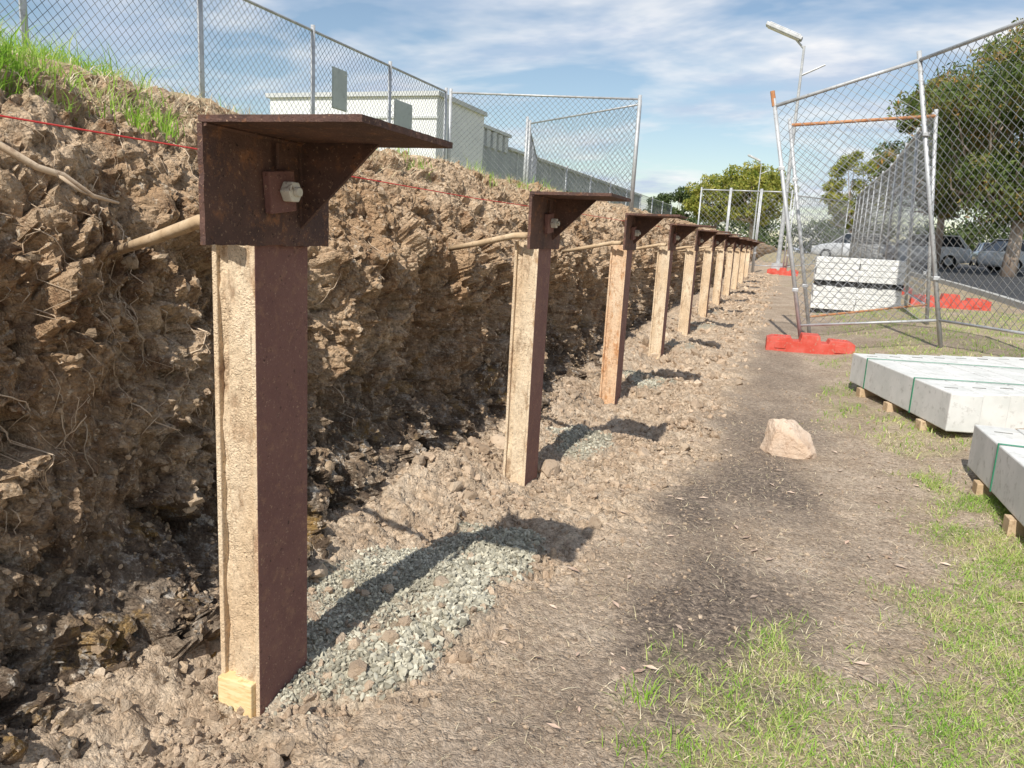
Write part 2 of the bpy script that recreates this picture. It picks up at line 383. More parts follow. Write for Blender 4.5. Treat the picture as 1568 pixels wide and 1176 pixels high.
d=d+(.55-w1)*.10+t1*.11+(i1-.5)*.11+(.5-w2)*.03+t2*.060+(i2-.5)*.06+t3*.032+(i3-.5)*.024+(.45-w3)*.016+t4*.012+(i4-.5)*.010
up=ss(1.2,1.6,SZ)
d=d*(1-.40*up)
cut=np.exp(-((BY-1.72)/.22)**2)*ss(.1,.3,SZ)*(1-ss(.85,1.15,SZ))
d=d*(1-.7*cut)
mid=ss(.10,.4,SZ)*(1-ss(.9,1.4,SZ))
hol=0
for py in POSTY[1:]: hol=hol+np.exp(-((BY-(py+.10))/.20)**2)
d=d-.12*mid-.22*hol*ss(.1,.35,SZ)*(1-ss(1.0,1.45,SZ))
d=d*face*foot+.05*fbm(pp*.8,3,85)*(1-face)
sh=.12*fbm(P3(BY*.7,0*BY,0),3,91)
rise=.05*ss(1.2,1.8,SZ)*(1-ss(3,5,BY))+.008*np.clip(BY-4,0,12)*ss(1.2,1.8,SZ)*(1-ss(-3.2,-4.5,SX))
BX=SX+NX*d+sh*face*foot; BZ=SZ+NZ*d+rise
BV=np.stack([BX,BY,BZ],-1)
bm_,nt,b=nm('bank_soil')
p=pos(nt)
c=mix(nt,rampf(nt,noise(nt,1.3,5,.65,p),.4,.6),(.46,.305,.18),(.63,.475,.325))
c=mix(nt,rampf(nt,noise(nt,6,5,.7,p),.51,.64),c,(.29,.175,.10))
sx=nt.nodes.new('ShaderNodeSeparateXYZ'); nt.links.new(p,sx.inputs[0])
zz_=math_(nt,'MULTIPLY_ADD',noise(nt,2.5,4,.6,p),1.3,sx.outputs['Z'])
low=rampf(nt,zz_,.95,1.60,1,0)  # lower bank darker: moist clay tone plus shade painted into the colour
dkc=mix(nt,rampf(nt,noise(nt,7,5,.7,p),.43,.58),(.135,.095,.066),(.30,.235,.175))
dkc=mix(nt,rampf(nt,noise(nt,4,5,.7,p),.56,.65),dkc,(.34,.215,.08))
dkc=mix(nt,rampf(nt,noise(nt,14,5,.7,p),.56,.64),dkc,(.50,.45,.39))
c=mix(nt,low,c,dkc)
c=mix(nt,rampf(nt,noise(nt,26,5,.7,p),.59,.68),c,(.72,.60,.46))
axx=math_(nt,'MULTIPLY_ADD',noise(nt,3,4,.6,p),.9,sx.outputs['X'])
gr=mix(nt,rampf(nt,noise(nt,8,4,.7,p),.4,.6),(.24,.30,.09),(.50,.42,.24))
c=mix(nt,rampf(nt,axx,-2.9,-2.45,1,0),c,gr)
tone=crumbs(nt,b,p,44,.018,.80)
c=mulval(nt,c,tone)
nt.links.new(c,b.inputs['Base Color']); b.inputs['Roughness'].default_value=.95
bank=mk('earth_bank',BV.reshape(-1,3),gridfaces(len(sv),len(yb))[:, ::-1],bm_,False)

cand=BV[(SZ>-.02)&(SZ<1.95)&(BY>1.05)&(BY<12.5)]
wgt=np.where(cand[:,1]<4.6,1,2.8)
idx=rng.choice(len(cand),30000,p=wgt/wgt.sum())
szs=np.clip(rng.lognormal(math.log(.0062),.62,len(idx)),.0025,.032)
instances('bank_clods',cand[idx]+rng.normal(0,.005,(len(idx),3)),szs,M['clodbank'],seed=5,parent=bank)

def sample(n,x0,x1,y0,y1,fn,seed):
    r=np.random.default_rng(seed); X=r.uniform(x0,x1,n);Y=r.uniform(y0,y1,n); k=r.uniform(0,1,n)<fn(X,Y); return X[k],Y[k]
clump=lambda x,y:.14+.86*ss(-.15,.25,fbm(P3(x*3,y*3,0),3,77))
X,Y=sample(75000,-1.95,.1,1.0,7.5,lambda x,y: spoil(x,y)*(1-gravelmask(x,y)*.85)*clump(x,y),11)
s=np.clip(rng.lognormal(math.log(.0056),.64,len(X)),.002,.032)
spo=instances('loose_soil_clods',P3(X,Y,gheight(X,Y)+s*.2),s,M['clod'],seed=6)
X,Y=sample(1600,-1.9,-.3,1.2,7.5,lambda x,y: spoil(x,y)*(1-gravelmask(x,y)*.8)*clump(x,y),12)
s=np.clip(rng.lognormal(math.log(.022),.5,len(X)),.013,.075)
instances('large_clods',P3(X,Y,gheight(X,Y)+s*.05),s,M['clod'],sub=2,jag=.2,planes=9,seed=8,parent=spo)
X,Y=sample(12000,-1.7,.2,7.5,30,lambda x,y: spoil(x,y)*clump(x,y),13)
s=np.clip(rng.lognormal(math.log(.022),.5,len(X)),.006,.08)
instances('far_clods',P3(X,Y,gheight(X,Y)+s*.2),s,M['clod'],seed=9,parent=spo)
X,Y=sample(24000,-1.3,1.9,1.2,8,lambda x,y:.2+.8*clump(x,y),14)
s=np.clip(rng.lognormal(math.log(.0030),.55,len(X)),.0012,.014)
instances('path_grit',P3(X,Y,gheight(X,Y)+s*.3),s,M['clod'],seed=10,parent=spo)
X,Y=sample(30000,-1.85,-.65,1.6,3.9,lambda x,y:ss(.12,.9,gravelmask(x,y)),15)
fr=ss(-1.35,-1.05,X)
s=rng.uniform(.0045,.0125,len(X))*(1+.65*fr)
gv=instances('gravel_pile',P3(X,Y,gheight(X,Y)+s*rng.uniform(-.3,.6,len(X))),s,M['gravel'],planes=7,jag=.1,seed=11,flat=(.35,.7))
X,Y=sample(16000,-1.8,-.8,4.0,8.8,lambda x,y:ss(.2,.9,gravelmask(x,y)),16)
s=rng.uniform(.007,.017,len(X))
instances('gravel_pile',P3(X,Y,gheight(X,Y)+s*.3),s,M['gravel'],planes=7,seed=12,flat=(.35,.7))

import bmesh
bmm=bmesh.new(); bmesh.ops.create_icosphere(bmm,subdivisions=5,radius=1)
bv=np.array([v.co[:] for v in bmm.verts]); bf=np.array([[v.index for v in f.verts] for f in bmm.faces]); bmm.free()
for nn,dd in (((.70,-.30,.65),.58),((-.85,-.35,.35),.62),((-.1,.3,1),.80),((.9,.1,.1),.80),((-.05,-1,.15),.62),((-.9,.3,.2),.75),((.3,.9,.3),.6),((.30,-.75,.75),.66),((-.45,-.6,.8),.74)):
    nn=np.array(nn);nn/=np.linalg.norm(nn); t=bv@nn-dd; bv=bv-np.where(t>0,t,0)[:,None]*nn*.93
bv*=np.array([1.22,1.0,1.05]); bv=bv*(1+.10*fbm(bv*2.2,4,15)[:,None]+.035*fbm(bv*9,4,6)[:,None])
bv[:,0]-=.18*bv[:,2]
mk('boulder',bv*.178+np.array([.11,5.68,float(gheight(.1,5.68))+.085]),bf,M['rock'],False)
X=np.array([-.75,-.95,-.62]);Y=np.array([7.6,6.1,9.6])
instances('scattered_stones',P3(X,Y,gheight(X,Y)+.01),np.array([.07,.05,.08]),M['clod'],sub=2,jag=.1,seed=24)

# ------------------------------------------------------------------ grass
X,Y=sample(125000,-.6,2.4,1.3,5.5,lambda x,y:grassmask(x,y)**1.5*.9,17)
tall=np.where(fbm(P3(X*6,Y*6,4),2,12)>.15,1.35,.9)
g=blades('grass_patch',P3(X,Y,gheight(X,Y)-.003),rng.uniform(.010,.044,len(X))*tall,rng.uniform(.0022,.0047,len(X)),M['grass'],lean=1.1,seed=31)
X,Y=sample(75000,-.9,2.4,1.3,6.5,lambda x,y:grassmask(x,y)*.6+.06*(1-spoil(x,y)),18)
blades('dry_grass',P3(X,Y,gheight(X,Y)-.001),rng.uniform(.006,.024,len(X)),rng.uniform(.0018,.0038,len(X)),M['straw'],lean=2.8,seed=32,parent=g)
X,Y=sample(18000,-1.0,2.4,1.3,7.5,lambda x,y:(.35+.65*clump(x,y))*(1-.7*spoil(x,y)),20)
blades('twig_litter',P3(X,Y,gheight(X,Y)+.001),rng.uniform(.003,.008,len(X)),rng.uniform(.0018,.0035,len(X)),M['twig'],lean=4.5,seed=38,parent=g)
X,Y=sample(50000,-.2,8,5.2,16,lambda x,y:grassmask(x,y)*.85*np.where(y>9,.7,1),19)
blades('far_grass',P3(X,Y,gheight(X,Y)-.003),rng.uniform(.02,.065,len(X)),rng.uniform(.005,.010,len(X)),M['grass'],lean=1,seed=33,parent=g)
for (wx,wy) in [(-.30,2.25),(.5,2.0),(-.12,2.02),(-.28,1.98)]:
    n=32; P=P3(wx+rng.normal(0,.04,n),wy+rng.normal(0,.04,n),0); P[:,2]=gheight(P[:,0],P[:,1])
    blades('weed_tuft',P,rng.uniform(.03,.08,n),rng.uniform(.002,.0045,n),M['freshgrass'],lean=.8,seed=int(100*wx)+90,parent=g)
m=(BX<-2.26)&(BX>-3.9)&(BZ>1.74)&(BY>.6)&(BY<14)
cand=BV[m]
dn=fbm(P3(cand[:,0]*1.8,cand[:,1]*1.8,0),3,66)
far=ss(2.4,3.2,cand[:,1])
wgt=np.exp(dn*5.0)*np.where(far<.5,1.0,.16)*ss(-2.28-.75*far,-2.55-.75*far,cand[:,0])
idx=rng.choice(len(cand),6500,p=wgt/wgt.sum())
P=cand[idx]+rng.normal(0,.02,(len(idx),3))*[1,1,.2]
hh=rng.uniform(.03,.12,len(idx))*np.where(rng.random(len(idx))<.10,1.8,1)
cg=blades('crest_grass',P,hh,rng.uniform(.003,.006,len(idx)),M['freshgrass'],lean=.8,seed=35)
tp=[(2.35,-2.36),(2.55,-2.4),(1.7,-2.42),(3.6,-2.55),(4.9,-2.6),(6.1,-2.6),(7.2,-2.6),(8.0,-2.7)]
PP=[]
for ty,txx in tp:
    q=cand[(np.abs(cand[:,1]-ty)<.10)&(np.abs(cand[:,0]-txx)<.15)]
    if len(q): PP.append(q[rng.choice(len(q),60)])
PP=np.concatenate(PP); blades('crest_tufts',PP,rng.uniform(.04,.15,len(PP)),rng.uniform(.003,.006,len(PP)),M['freshgrass'],lean=.6,seed=39,parent=cg)
wg=ss(-2.3,-2.6,cand[:,0]); idx=rng.choice(len(cand),6000,p=wg/wg.sum())
blades('crest_dry_grass',cand[idx],rng.uniform(.02,.08,len(idx)),rng.uniform(.002,.0045,len(idx)),M['straw'],lean=1.6,seed=36,parent=cg)
n=6000; X=rng.uniform(-6,-3.3,n);Y=rng.uniform(4,35,n)
blades('terrace_grass',P3(X,Y,2.04+0*X),rng.uniform(.04,.14,n),rng.uniform(.008,.016,n),M['grass'],lean=.7,seed=37,parent=cg)
n=150; X=rng.uniform(-.9,1.5,n);Y=rng.uniform(1.6,6,n); r=rng.uniform(.006,.024,n); a=rng.uniform(0,6.3,n)
c_,s_=np.cos(a),np.sin(a); Z=gheight(X,Y)+.008
q=np.stack([P3(X-r*c_*1.6,Y-r*s_*1.6,Z),P3(X+r*s_*.5,Y-r*c_*.5,Z+r*.25),P3(X+r*c_*1.6,Y+r*s_*1.6,Z+.002),P3(X-r*s_*.5,Y+r*c_*.5,Z+r*.1)],1)
mk('fallen_leaves',q.reshape(-1,3),np.arange(4*n).reshape(n,4),M['leaflitter'])

# ------------------------------------------------------------------ roots
rb=B()
flat=BV[(SX>-2.6)][::2]
def bankpt(y,z):
    i=np.argmin((flat[:,1]-y)**2+(flat[:,2]-z)**2); return Vector(flat[i])
for k in range(125):
    y=random.uniform(1.15,5.2) if k<45 else random.uniform(1.2,2.3); z=random.uniform(.6,1.8)
    p0=bankpt(y,z); pts=[p0-Vector((.04,0,0))]; q=p0+Vector((.012,0,0)); dr=Vector((random.uniform(0,.4),random.uniform(-.8,.8),-1)).normalized()
    for j in range(random.randint(5,16)):
        q=q+dr*.028; dr=(dr+Vector((random.uniform(-.5,.4),random.uniform(-.6,.6),random.uniform(-.7,.3)))).normalized()
        bp=bankpt(q.y,q.z); q.x=max(q.x*.6+bp.x*.4,bp.x+.004); pts.append(q.copy())
    r0=random.uniform(.0010,.0030)
    rb.tube(pts,[r0*(1-.7*i/len(pts)) for i in range(len(pts))],5)
rb.tube([(-2.12,1.36,1.66),(-2.0,1.46,1.615),(-1.965,1.54,1.565),(-1.945,1.60,1.55),(-1.93,1.68,1.50),(-1.92,1.76,1.485)],[.013,.011,.010,.0095,.007,.004],7)
rb.tube([(-1.95,1.58,1.555),(-1.92,1.63,1.51),(-1.93,1.67,1.50)],[.006,.004,.002],6)
rb.make('exposed_roots',M['root'],smooth=True)
sb=B()
sb.tube([(-2.0,-1,1.69),(-2.0,1.2,1.688),(-2.0,2.2,1.69),(-1.99,4.6,1.68),(-2.0,7,1.70),(-2.0,12,1.72)],.0028,5)
sb.make('string_line',M['string'])

# ------------------------------------------------------------------ steel posts
for i,y0 in enumerate(POSTY):
    E=empty('steel_post')
    x0=-1.505; x1=-1.36; zt=1.43; zb=float(gbase(-1.4,y0))-.35
    jit=random.uniform(-.012,.012) if i else 0
    b=B(); t=.016
    b.box((x1-t,y0,zb),(x1,y0+.24,zt)); b.box((x0,y0,zb),(x0+t,y0+.24,zt)); b.box((x0+t,y0+.113,zb),(x1-t,y0+.127,zt))
    crm=M['orangerust'] if i==2 else M['cream']
    col=b.make('column',[M['maroon'],crm],E,bevel=.003,mat_fn=lambda p:0 if (p.normal.x>.5 and p.center.x>x1-.01) else 1)
    for (xa,xb,dep,amp) in ((x0+t+.0005,x0+.052,.020,.013),(x0+.052,x1-t-.0005,.003,.007)):
        nz=260 if i<3 else 60; nxx=14
        zz=np.linspace(zb+.05,zt-.004,nz); xx=np.linspace(xa,xb,nxx)
        A,C=np.meshgrid(xx,zz,indexing='ij')
        yy=y0+dep+amp*fbm(P3(A*30,C*8,i),4,i)-amp*.8*np.clip(fbm(P3(A*20,C*5,i+7),3,i+3),0,1)+.005*np.clip(fbm(P3(A*90,C*60,i),2,i+9),0,1)
        mk('mortar_fill',np.stack([A,yy,C],-1).reshape(-1,3),gridfaces(nxx,nz)[:, ::-1],M['orangerust'] if i==2 else M['cream2'],True,E)
    if i==0:
        w=B(); w.box((x0+.004,y0-.020,-.06),(x1-t-.0,y0+.10,.085)); w.make('timber_packer',M['timber'],E,bevel=.004)
    br=B(); ya,yc=y0-.2,y0+.32
    rot=Matrix.Translation((0,0,0))
    if i: rot=Matrix.Translation((x1,y0,1.5))@Matrix.Rotation(random.uniform(-.03,.03),4,'Z')@Matrix.Rotation(random.uniform(-.02,.02),4,'Y')@Matrix.Translation((-x1,-y0,-1.5))
    def plate(a,c,nu,nv,ax,seed):
        oth=[k for k in range(3) if k!=ax]; vs=[];fs=[]
        for side in (0,1):
            for u in range(nu+1):
                for v in range(nv+1):
                    q=[0,0,0]; q[oth[0]]=a[oth[0]]+(c[oth[0]]-a[oth[0]])*u/nu; q[oth[1]]=a[oth[1]]+(c[oth[1]]-a[oth[1]])*v/nv
                    h=math.sin(u*12.9898+v*78.233+seed)*43758.5453; h-=math.floor(h); h2=(h*57.31)%1
                    if u in (0,nu): q[oth[0]]+=(h-.5)*.0055
                    if v in (0,nv): q[oth[1]]+=(h2-.5)*.0055
                    q[ax]=(a[ax],c[ax])[side]
                    vs.append(rot@Vector(q))
        N_=(nu+1)*(nv+1)
        for u in range(nu):
            for v in range(nv):
                f=(u*(nv+1)+v,(u+1)*(nv+1)+v,(u+1)*(nv+1)+v+1,u*(nv+1)+v+1)
                fs.append(f); fs.append(tuple(x+N_ for x in f[::-1]))
        for u in range(nu):
            for v in (0,nv):
                f=(u*(nv+1)+v,(u+1)*(nv+1)+v,(u+1)*(nv+1)+v+N_,u*(nv+1)+v+N_); fs.append(f if v else f[::-1])
        for v in range(nv):
            for u in (0,nu):
                f=(u*(nv+1)+v,u*(nv+1)+v+1,u*(nv+1)+v+1+N_,u*(nv+1)+v+N_); fs.append(f if u==0 else f[::-1])
        br.add(vs,fs)
    plate((x1+.001,ya,1.39),(x1+.017,yc,1.6755),26,14,0,i+1)
    plate((x1+.001,ya,1.676),(x1+.45,yc-.06,1.692),22,24,2,i+31)
    gy=y0+.18; gx=x1+.0175; zz=1.6755
    tri=[(gx,gy,zz),(gx+.25,gy,zz),(gx,gy,1.44),(gx,gy+.012,zz),(gx+.25,gy+.012,zz),(gx,gy+.012,1.44)]
    br.add([rot@Vector(v) for v in tri],[(0,2,1),(3,4,5),(1,2,5,4),(0,1,4,3),(0,3,5,2)])
    br.tube([rot@Vector((gx+.002,gy-.003,1.46)),rot@Vector((gx+.002,gy-.003,1.67))],.006,6)
    br.tube([rot@Vector((gx+.002,ya+.004,1.672)),rot@Vector((gx+.002,yc-.07,1.672))],.006,6)
    o=br.make('angle_bracket',M['rust'],E)
    bo=B(); R=Matrix.Translation((gx,y0+.07,1.535))@Matrix.Rotation(.12,4,'X')
    bo.box((.0005,-.055,-.055),(.024,.055,.055),0,R)
    bo.make('washer_plate',M['maroon'],E,bevel=.004)
    bo=B(); bo.tube([R@Vector((.0245,.012,.0)),R@Vector((.056,.012,0))],.030,6); bo.tube([R@Vector((.0565,.012,0)),R@Vector((.070,.012,0))],.014,8)
    bo.make('bolt',M['bolt'],E,bevel=.003)
    bo=B(); bo.tube([R@Vector((.012,.0,.06)),R@Vector((.014,.004,.125))],.006,6); bo.make('pin',M['rust'],E)
    st=B(); z0=1.445+jit
    st.tube([(-1.98,y0+.14,1.345+jit),(-1.75,y0+.05,1.39+jit),(-1.49,y0-.055,z0),(-1.40,y0-.09,z0+.005)],[.015,.017,.018,.018],10)
    st.make('timber_stake',M['pole'],E,smooth=True)

# ------------------------------------------------------------------ chain link
def clipmesh(b,O,U,Vv,W,H,pitch,r,m=0,aspect=1.0):
    O=Vector(O);U=Vector(U);Vv=Vector(Vv)
    n=U.cross(Vv).normalized()
    for sgn in (1,-1):
        c0=math.floor(-H*1.2/pitch)*pitch; c1=W+H*1.2
        cc=c0
        while cc<c1:
            xa=cc
            def X(y): return xa+(y*aspect if sgn==1 else (H-y)*aspect)
            ya,yb_=0,H
            lo,hi=sorted([(0-xa)/aspect,(W-xa)/aspect])
            if sgn==-1: lo,hi=H-hi,H-lo
            ya=max(ya,lo); yb_=min(yb_,hi)
            if yb_-ya>.02:
                off=n*(r*.9*sgn)
                p0=O+U*X(ya)+Vv*ya+off; p1=O+U*X(yb_)+Vv*yb_+off
                b.tube([p0,p1],r,3,m,cap=False)
            cc+=pitch
    return b
def chain_fence(name,pts,zb,zt,spacing,pitch,wr,pr=.03,wm='dkwire',postm='galv'):
    E=empty(name); pb=B(); mb=B()
    for (a,c) in zip(pts[:-1],pts[1:]):
        a=Vector(a);c=Vector(c);L=(c-a).length;U=(c-a)/L; n=max(1,round(L/spacing))
        for k in range(n+1):
            q=a+U*(L*k/n); pb.tube([(q.x,q.y,zb-.2),(q.x,q.y,zt+.06)],pr,8)
        pb.tube([(a.x,a.y,zt),(c.x,c.y,zt)],pr*.6,6); pb.tube([(a.x,a.y,zb+.05),(c.x,c.y,zb+.05)],pr*.2,4)
        clipmesh(mb,(a.x,a.y,zb),(U.x,U.y,0),(0,0,1),L,zt-zb,pitch,wr)
    pb.make('posts_and_rails',M[postm],E,smooth=True); mb.make('wire_mesh',M[wm],E)
    return E
chain_fence('chain_link_fence',[(-5.5,.7,0),(-5.5,11.43,0)],2.05,3.65,1.8,.085,.0026,.026)
chain_fence('chain_link_fence',[(-5.45,11.5,0),(-2.54,12.2,0)],2.08,3.65,3.0,.09,.003,.03)
chain_fence('chain_link_fence',[(-2.56,12.35,0),(-5.07,14.3,0)],2.08,3.6,3.0,.12,.003,.026)
chain_fence('chain_link_fence',[(-5.2,14.5,0),(-7.2,21,0),(-7.0,45,0)],2.1,3.7,3.0,.2,.005,.03)
for (y,z,w,h) in ((8.35,3.1,.30,.46),(9.97,3.04,.50,.38)):
    sg=B(); sg.box((-5.46,y-w/2,z-h/2),(-5.45,y+w/2,z+h/2)); sg.box((-5.464,y-w/2-.01,z-h/2-.01),(-5.4605,y+w/2+.01,z+h/2+.01))
    for q in (-1,1): sg.tube([(-5.449,y+q*w*.4,z+h*.4),(-5.444,y+q*w*.4,z+h*.4)],.01,6)
    sg.make('sign_board',M['sign'])

def temp_panel(A,C,HA,leanA,leanC,pitch=.12,wr=.0035,pr=.028,rust=False,HC=None,left=True):
    HC=HC or HA
    E=empty('temporary_fence_panel')
    za=float(gbase(A[0],A[1]));zc=float(gbase(C[0],C[1]))
    a=Vector((A[0],A[1],za));c=Vector((C[0],C[1],zc))
    ta=a+Vector((leanA[0],leanA[1],HA));tc=c+Vector((leanC[0],leanC[1],HC))
    f=B(); 
    if left: f.tube([a,a+(ta-a)*1.03],pr,10)
    f.tube([c,c+(tc-c)*1.03],pr,10)
    lo=.10
    pa=a+(ta-a)*lo;pc=c+(tc-c)*lo
    f.make('end_posts',M['galv'],E,smooth=True)
    f=B(); f.tube([ta,tc],pr*.85,8); f.tube([pa,pc],pr*.6,8)
    f.make('rails',M['cap' if rust else 'galv'],E,smooth=True)
    mb=B(); U=(pc-pa);L=U.length;U/=L; Vv=((ta-pa)+(tc-pc))*.5; h=Vv.length; Vv/=h
    clipmesh(mb,pa,U,Vv,L,h,pitch,wr)
    for j,vv in enumerate(mb.v):
        v=Vector(vv); s_=max(0,min(1,(v-pa).dot(U)/L)); t_=(v-pa).dot(Vv)/h
        top=ta.lerp(tc,s_); bot=pa.lerp(pc,s_); ref=pa+U*(s_*L)+Vv*(t_*h); mb.v[j]=tuple(v+(bot.lerp(top,t_)-ref))
    mb.make('wire_mesh',M['wire'],E)
    cl=B()
    for q in (.25,.75):
        s_=a+(ta-a)*q; cl.box(s_+Vector((-.04,-.03,-.025)),s_+Vector((.04,.03,.025)))
    cl.make('couplers',M['galv'],E,bevel=.008)
    return E
temp_panel((.24,11.0),(1.85,10.66),3.18,(-.72,0),(-.72,0),HC=3.42)
temp_panel((1.86,10.64),(3.05,8.5),3.42,(-.72,0),(-.70,0),left=False,HC=3.5)
temp_panel((.36,12.3),(2.05,13.2),3.1,(-.65,0),(-.32,0),.14,.0035,.028,True)
yy=13.3; 
for k in range(10):
    x=2.02+.03*k; ln_=-.32*max(0,1-k/4); ln2=-.32*max(0,1-(k+1)/4)
    temp_panel((x,yy),(x+.03,yy+2.4),3.15,(ln_,0),(ln2,0),.17,.004,.028,left=(k>0)); yy+=2.45
for k in range(3):
    temp_panel((-3.6+k*1.1,30),(-2.55+k*1.1,30.1),3.0,(0,0),(0,0),.2,.005,.03)
temp_panel((-.25,30.1),(2.0,38),2.9,(0,0),(0,0),.25,.006,.03)
rt=B(); rt.tube([(-.485,11.0,3.33),(-.53,11.0,3.52)],.03,8); rt.make('rusty_pole_cap',M['cap'])

def foot(loc,L,W,H,rz):
    b=B(); pr=[(-.5,-.3),(-.5,.62),(-.44,.75),(-.22,.78),(-.20,.55),(-.12,.55),(-.10,1),(.10,1),(.12,.55),(.20,.55),(.22,.78),(.44,.75),(.5,.62),(.5,-.3)]
    n=len(pr); vs=[(x*L,-W/2,z*H) for x,z in pr]+[(x*L,W/2,z*H) for x,z in pr]
    fs=[tuple(range(n)),tuple(range(2*n-1,n-1,-1))]+[(k,k+n,(k+1)%n+n,(k+1)%n) for k in range(n)]
    b.add(vs,fs)
    for sx_ in (-1,1):
        b.box((sx_*L*.34-.07,-W/2-.012,H*.08),(sx_*L*.34+.07,-W/2-.001,H*.5))
        for q in (-1,0,1): b.tube([(sx_*L*.33+q*.07,0,H*.7),(sx_*L*.33+q*.07,0,H*.82)],.022,8)
    o=b.make('fence_foot_block',M['redpl'],bevel=.012); o.location=loc; o.rotation_euler=(0,0,rz); return o
foot((.32,10.80,gheight(.3,10.75)+.02),1.10,.34,.22,.06)
foot((2.9,16.6,gheight(2.9,16.6)+.02),1.35,.35,.24,-.05)
foot((2.1,19.5,gheight(2.1,19.5)+.02),1.1,.35,.24,.6)
foot((-.35,30,gheight(-.35,30)+.02),1.1,.35,.25,.0)

# ------------------------------------------------------------------ concrete sleepers
def pack(name,origin,ang,L,w,h,n,stag,layers=1,mat='concrete',bear=.1,straps=(.25,.75),gapy=.012):
    E=empty(name); E.location=origin; E.rotation_euler=(0,0,ang)
    s=B(); tot=n*(w+gapy)
    for l in range(layers):
        for k in range(n):
            x=k*(w+gapy); o=stag*k+random.uniform(-.018,.018); z=l*(h+.004)+random.uniform(-.003,.003)
            s.box((x,o,z),(x+w,o+L,z+h))
    s.make('sleepers',M[mat],E,bevel=.009)
    bb=B()
    for q in (.18,.5,.82): bb.box((-.03,L*q-.05,-bear),(tot,L*q+.05,-.005))
    bb.make('timber_bearers',M['pole'],E,bevel=.004)
    sl=B()
    for k in range(n):
        x=k*(w+gapy)+w*.5
        for q in (.12,.9): sl.box((x-.05,L*q+stag*k-.004,h-.002),(x+.05,L*q+stag*k+.004,h+.0045))
    sl.make('lifting_marks',M['slot'],E)
    if straps:
        q_=B(); top=layers*(h+.004)
        for q in straps:
            q_.box((-.001,L*q-.008,top+.002),(tot+.001,L*q+.008,top+.005))
            q_.box((-.005,L*q-.008,0),(-.001,L*q+.008,top+.005))
        q_.make('straps',M['strap'],E)
    return E
pack('concrete_sleeper_stack',(1.21,6.3,.19),math.atan2(.54,1.96),2.06,.235,.29,9,.075,1,straps=(.3,.8))
pack('concrete_sleeper_stack',(1.29,3.5,.125),.03,2.06,.235,.285,6,0,1,straps=(.3,.72))
tb=B(); tb.box((1.52,5.18,.418),(1.62,5.45,.53)); tb.make('timber_offcut',M['timber'],bevel=.004)
E=empty('bundled_sleeper_stack'); E.location=(.42,16.1,.38)
s=B()
for l in range(2):
    z0=l*.56
    for r_ in range(4):
        for k in range(2):
            for yk in range(3):
                o=random.uniform(-.015,.015)
                s.box((k*.8+o,yk*.36,z0+r_*.115),(k*.8+.79+o,yk*.36+.35,z0+r_*.115+.109))
s.make('sleepers',M['white'],E,bevel=.008)
bb=B()
for k in range(5):
    bb.box((.05+k*.36,-.03,.463),(.15+k*.36,.049,.558))
bb.box((.02,.05,.463),(1.56,1.0,.558)); bb.box((.1,.02,-.15),(1.5,1.0,-.005))
bb.make('bearers',M['black'],E)

# ------------------------------------------------------------------ roads
def sheet(name,x0,x1,y0,y1,dz,mat,nx_=20,ny_=60,edge=None):
    X,Y=np.meshgrid(np.linspace(x0,x1,nx_),np.linspace(y0,y1,ny_),indexing='ij')
    if edge is not None: X=X+edge(Y)*(1-(X-x0)/(x1-x0))
    return mk(name,np.stack([X,Y,gbase(X,Y)+dz],-1).reshape(-1,3),gridfaces(nx_,ny_),mat,True)
ed=lambda Y: .35*np.sin((Y-12)*.12)-.02*(Y-12)
sheet('road',4.3,9.0,9,72,.02,M['asphalt'],edge=ed)
sheet('car_park',9.003,40,36,66,.024,M['asphalt'],40,40)
kb=B(); 
yv=np.linspace(9,72,60)
for a,c in zip(yv[:-1],yv[1:]):
    xa=4.3+ed(a);xc=4.3+ed(c);za=float(gbase(xa,a));zc=float(gbase(xc,c))
    kb.add([(xa-.15,a,za-.1),(xa,a,za-.1),(xa,a,za+.12),(xa-.15,a,za+.12),(xc-.15,c,zc-.1),(xc,c,zc-.1),(xc,c,zc+.12),(xc-.15,c,zc+.12)],[(3,2,6,7),(2,1,5,6),(0,3,7,4)])
kb.make('kerb',M['kerb'])

# ------------------------------------------------------------------ buildings
def wall_lines(b,x0,x1,y,z0,z1,step,m):
    x=x0+step
    while x<x1-.1: b.box((x-.03,y-.035,z0),(x+.03,y-.003,z1),m); x+=step
E=empty('white_building')
b=B(); b.box((-27.2,35,1.6),(-17.3,41,8.0)); b.make('walls',M['bldwhite'],E)
b=B(); b.box((-27.4,34.85,8.003),(-17.15,41.1,8.22)); b.box((-27.35,34.93,6.95),(-17.2,34.996,7.05)); wall_lines(b,-27.2,-17.3,35,2,6.9,1.65,0)
b.make('parapet_and_ribs',M['bldtrim'],E)
b=B(); b.box((-21.2,34.94,2.0),(-17.9,34.99,4.6)); b.box((-26,34.94,4.6),(-23.8,34.99,5.6)); b.make('doors_and_windows',M['glass'],E)
b=B(); 
for k in range(9): b.box((-21.2,34.9,2.1+k*.28),(-19.6,34.937,2.33+k*.28))
b.make('roller_door',M['bldgrey'],E)
E=empty('grey_warehouse')
b=B(); b.box((-32,42,1.6),(-20,52,8.3)); b.box((-32,52.01,1.6),(-20.05,102,7.5)); b.make('walls',M['bldgrey'],E)
b=B()
for k in range(9): b.box((-20.06+.062,42.2+k*1.1,7.2),(-19.86,42.8+k*1.1,8.25))
b.box((-32.1,41.9,8.303),(-19.8,52.1,8.5)); b.box((-32.1,52.11,7.503),(-19.85,102.1,7.68)); 
for k in range(12): b.box((-20.047,54+k*4,2),(-19.95,54.12+k*4,7.49))
b.make('parapet_panels',M['bldtrim'],E)
b=B()
for k in range(8): b.box((-20.047,56+k*5.6,4.6),(-19.97,58.4+k*5.6,5.8))
b.make('windows',M['glass'],E)

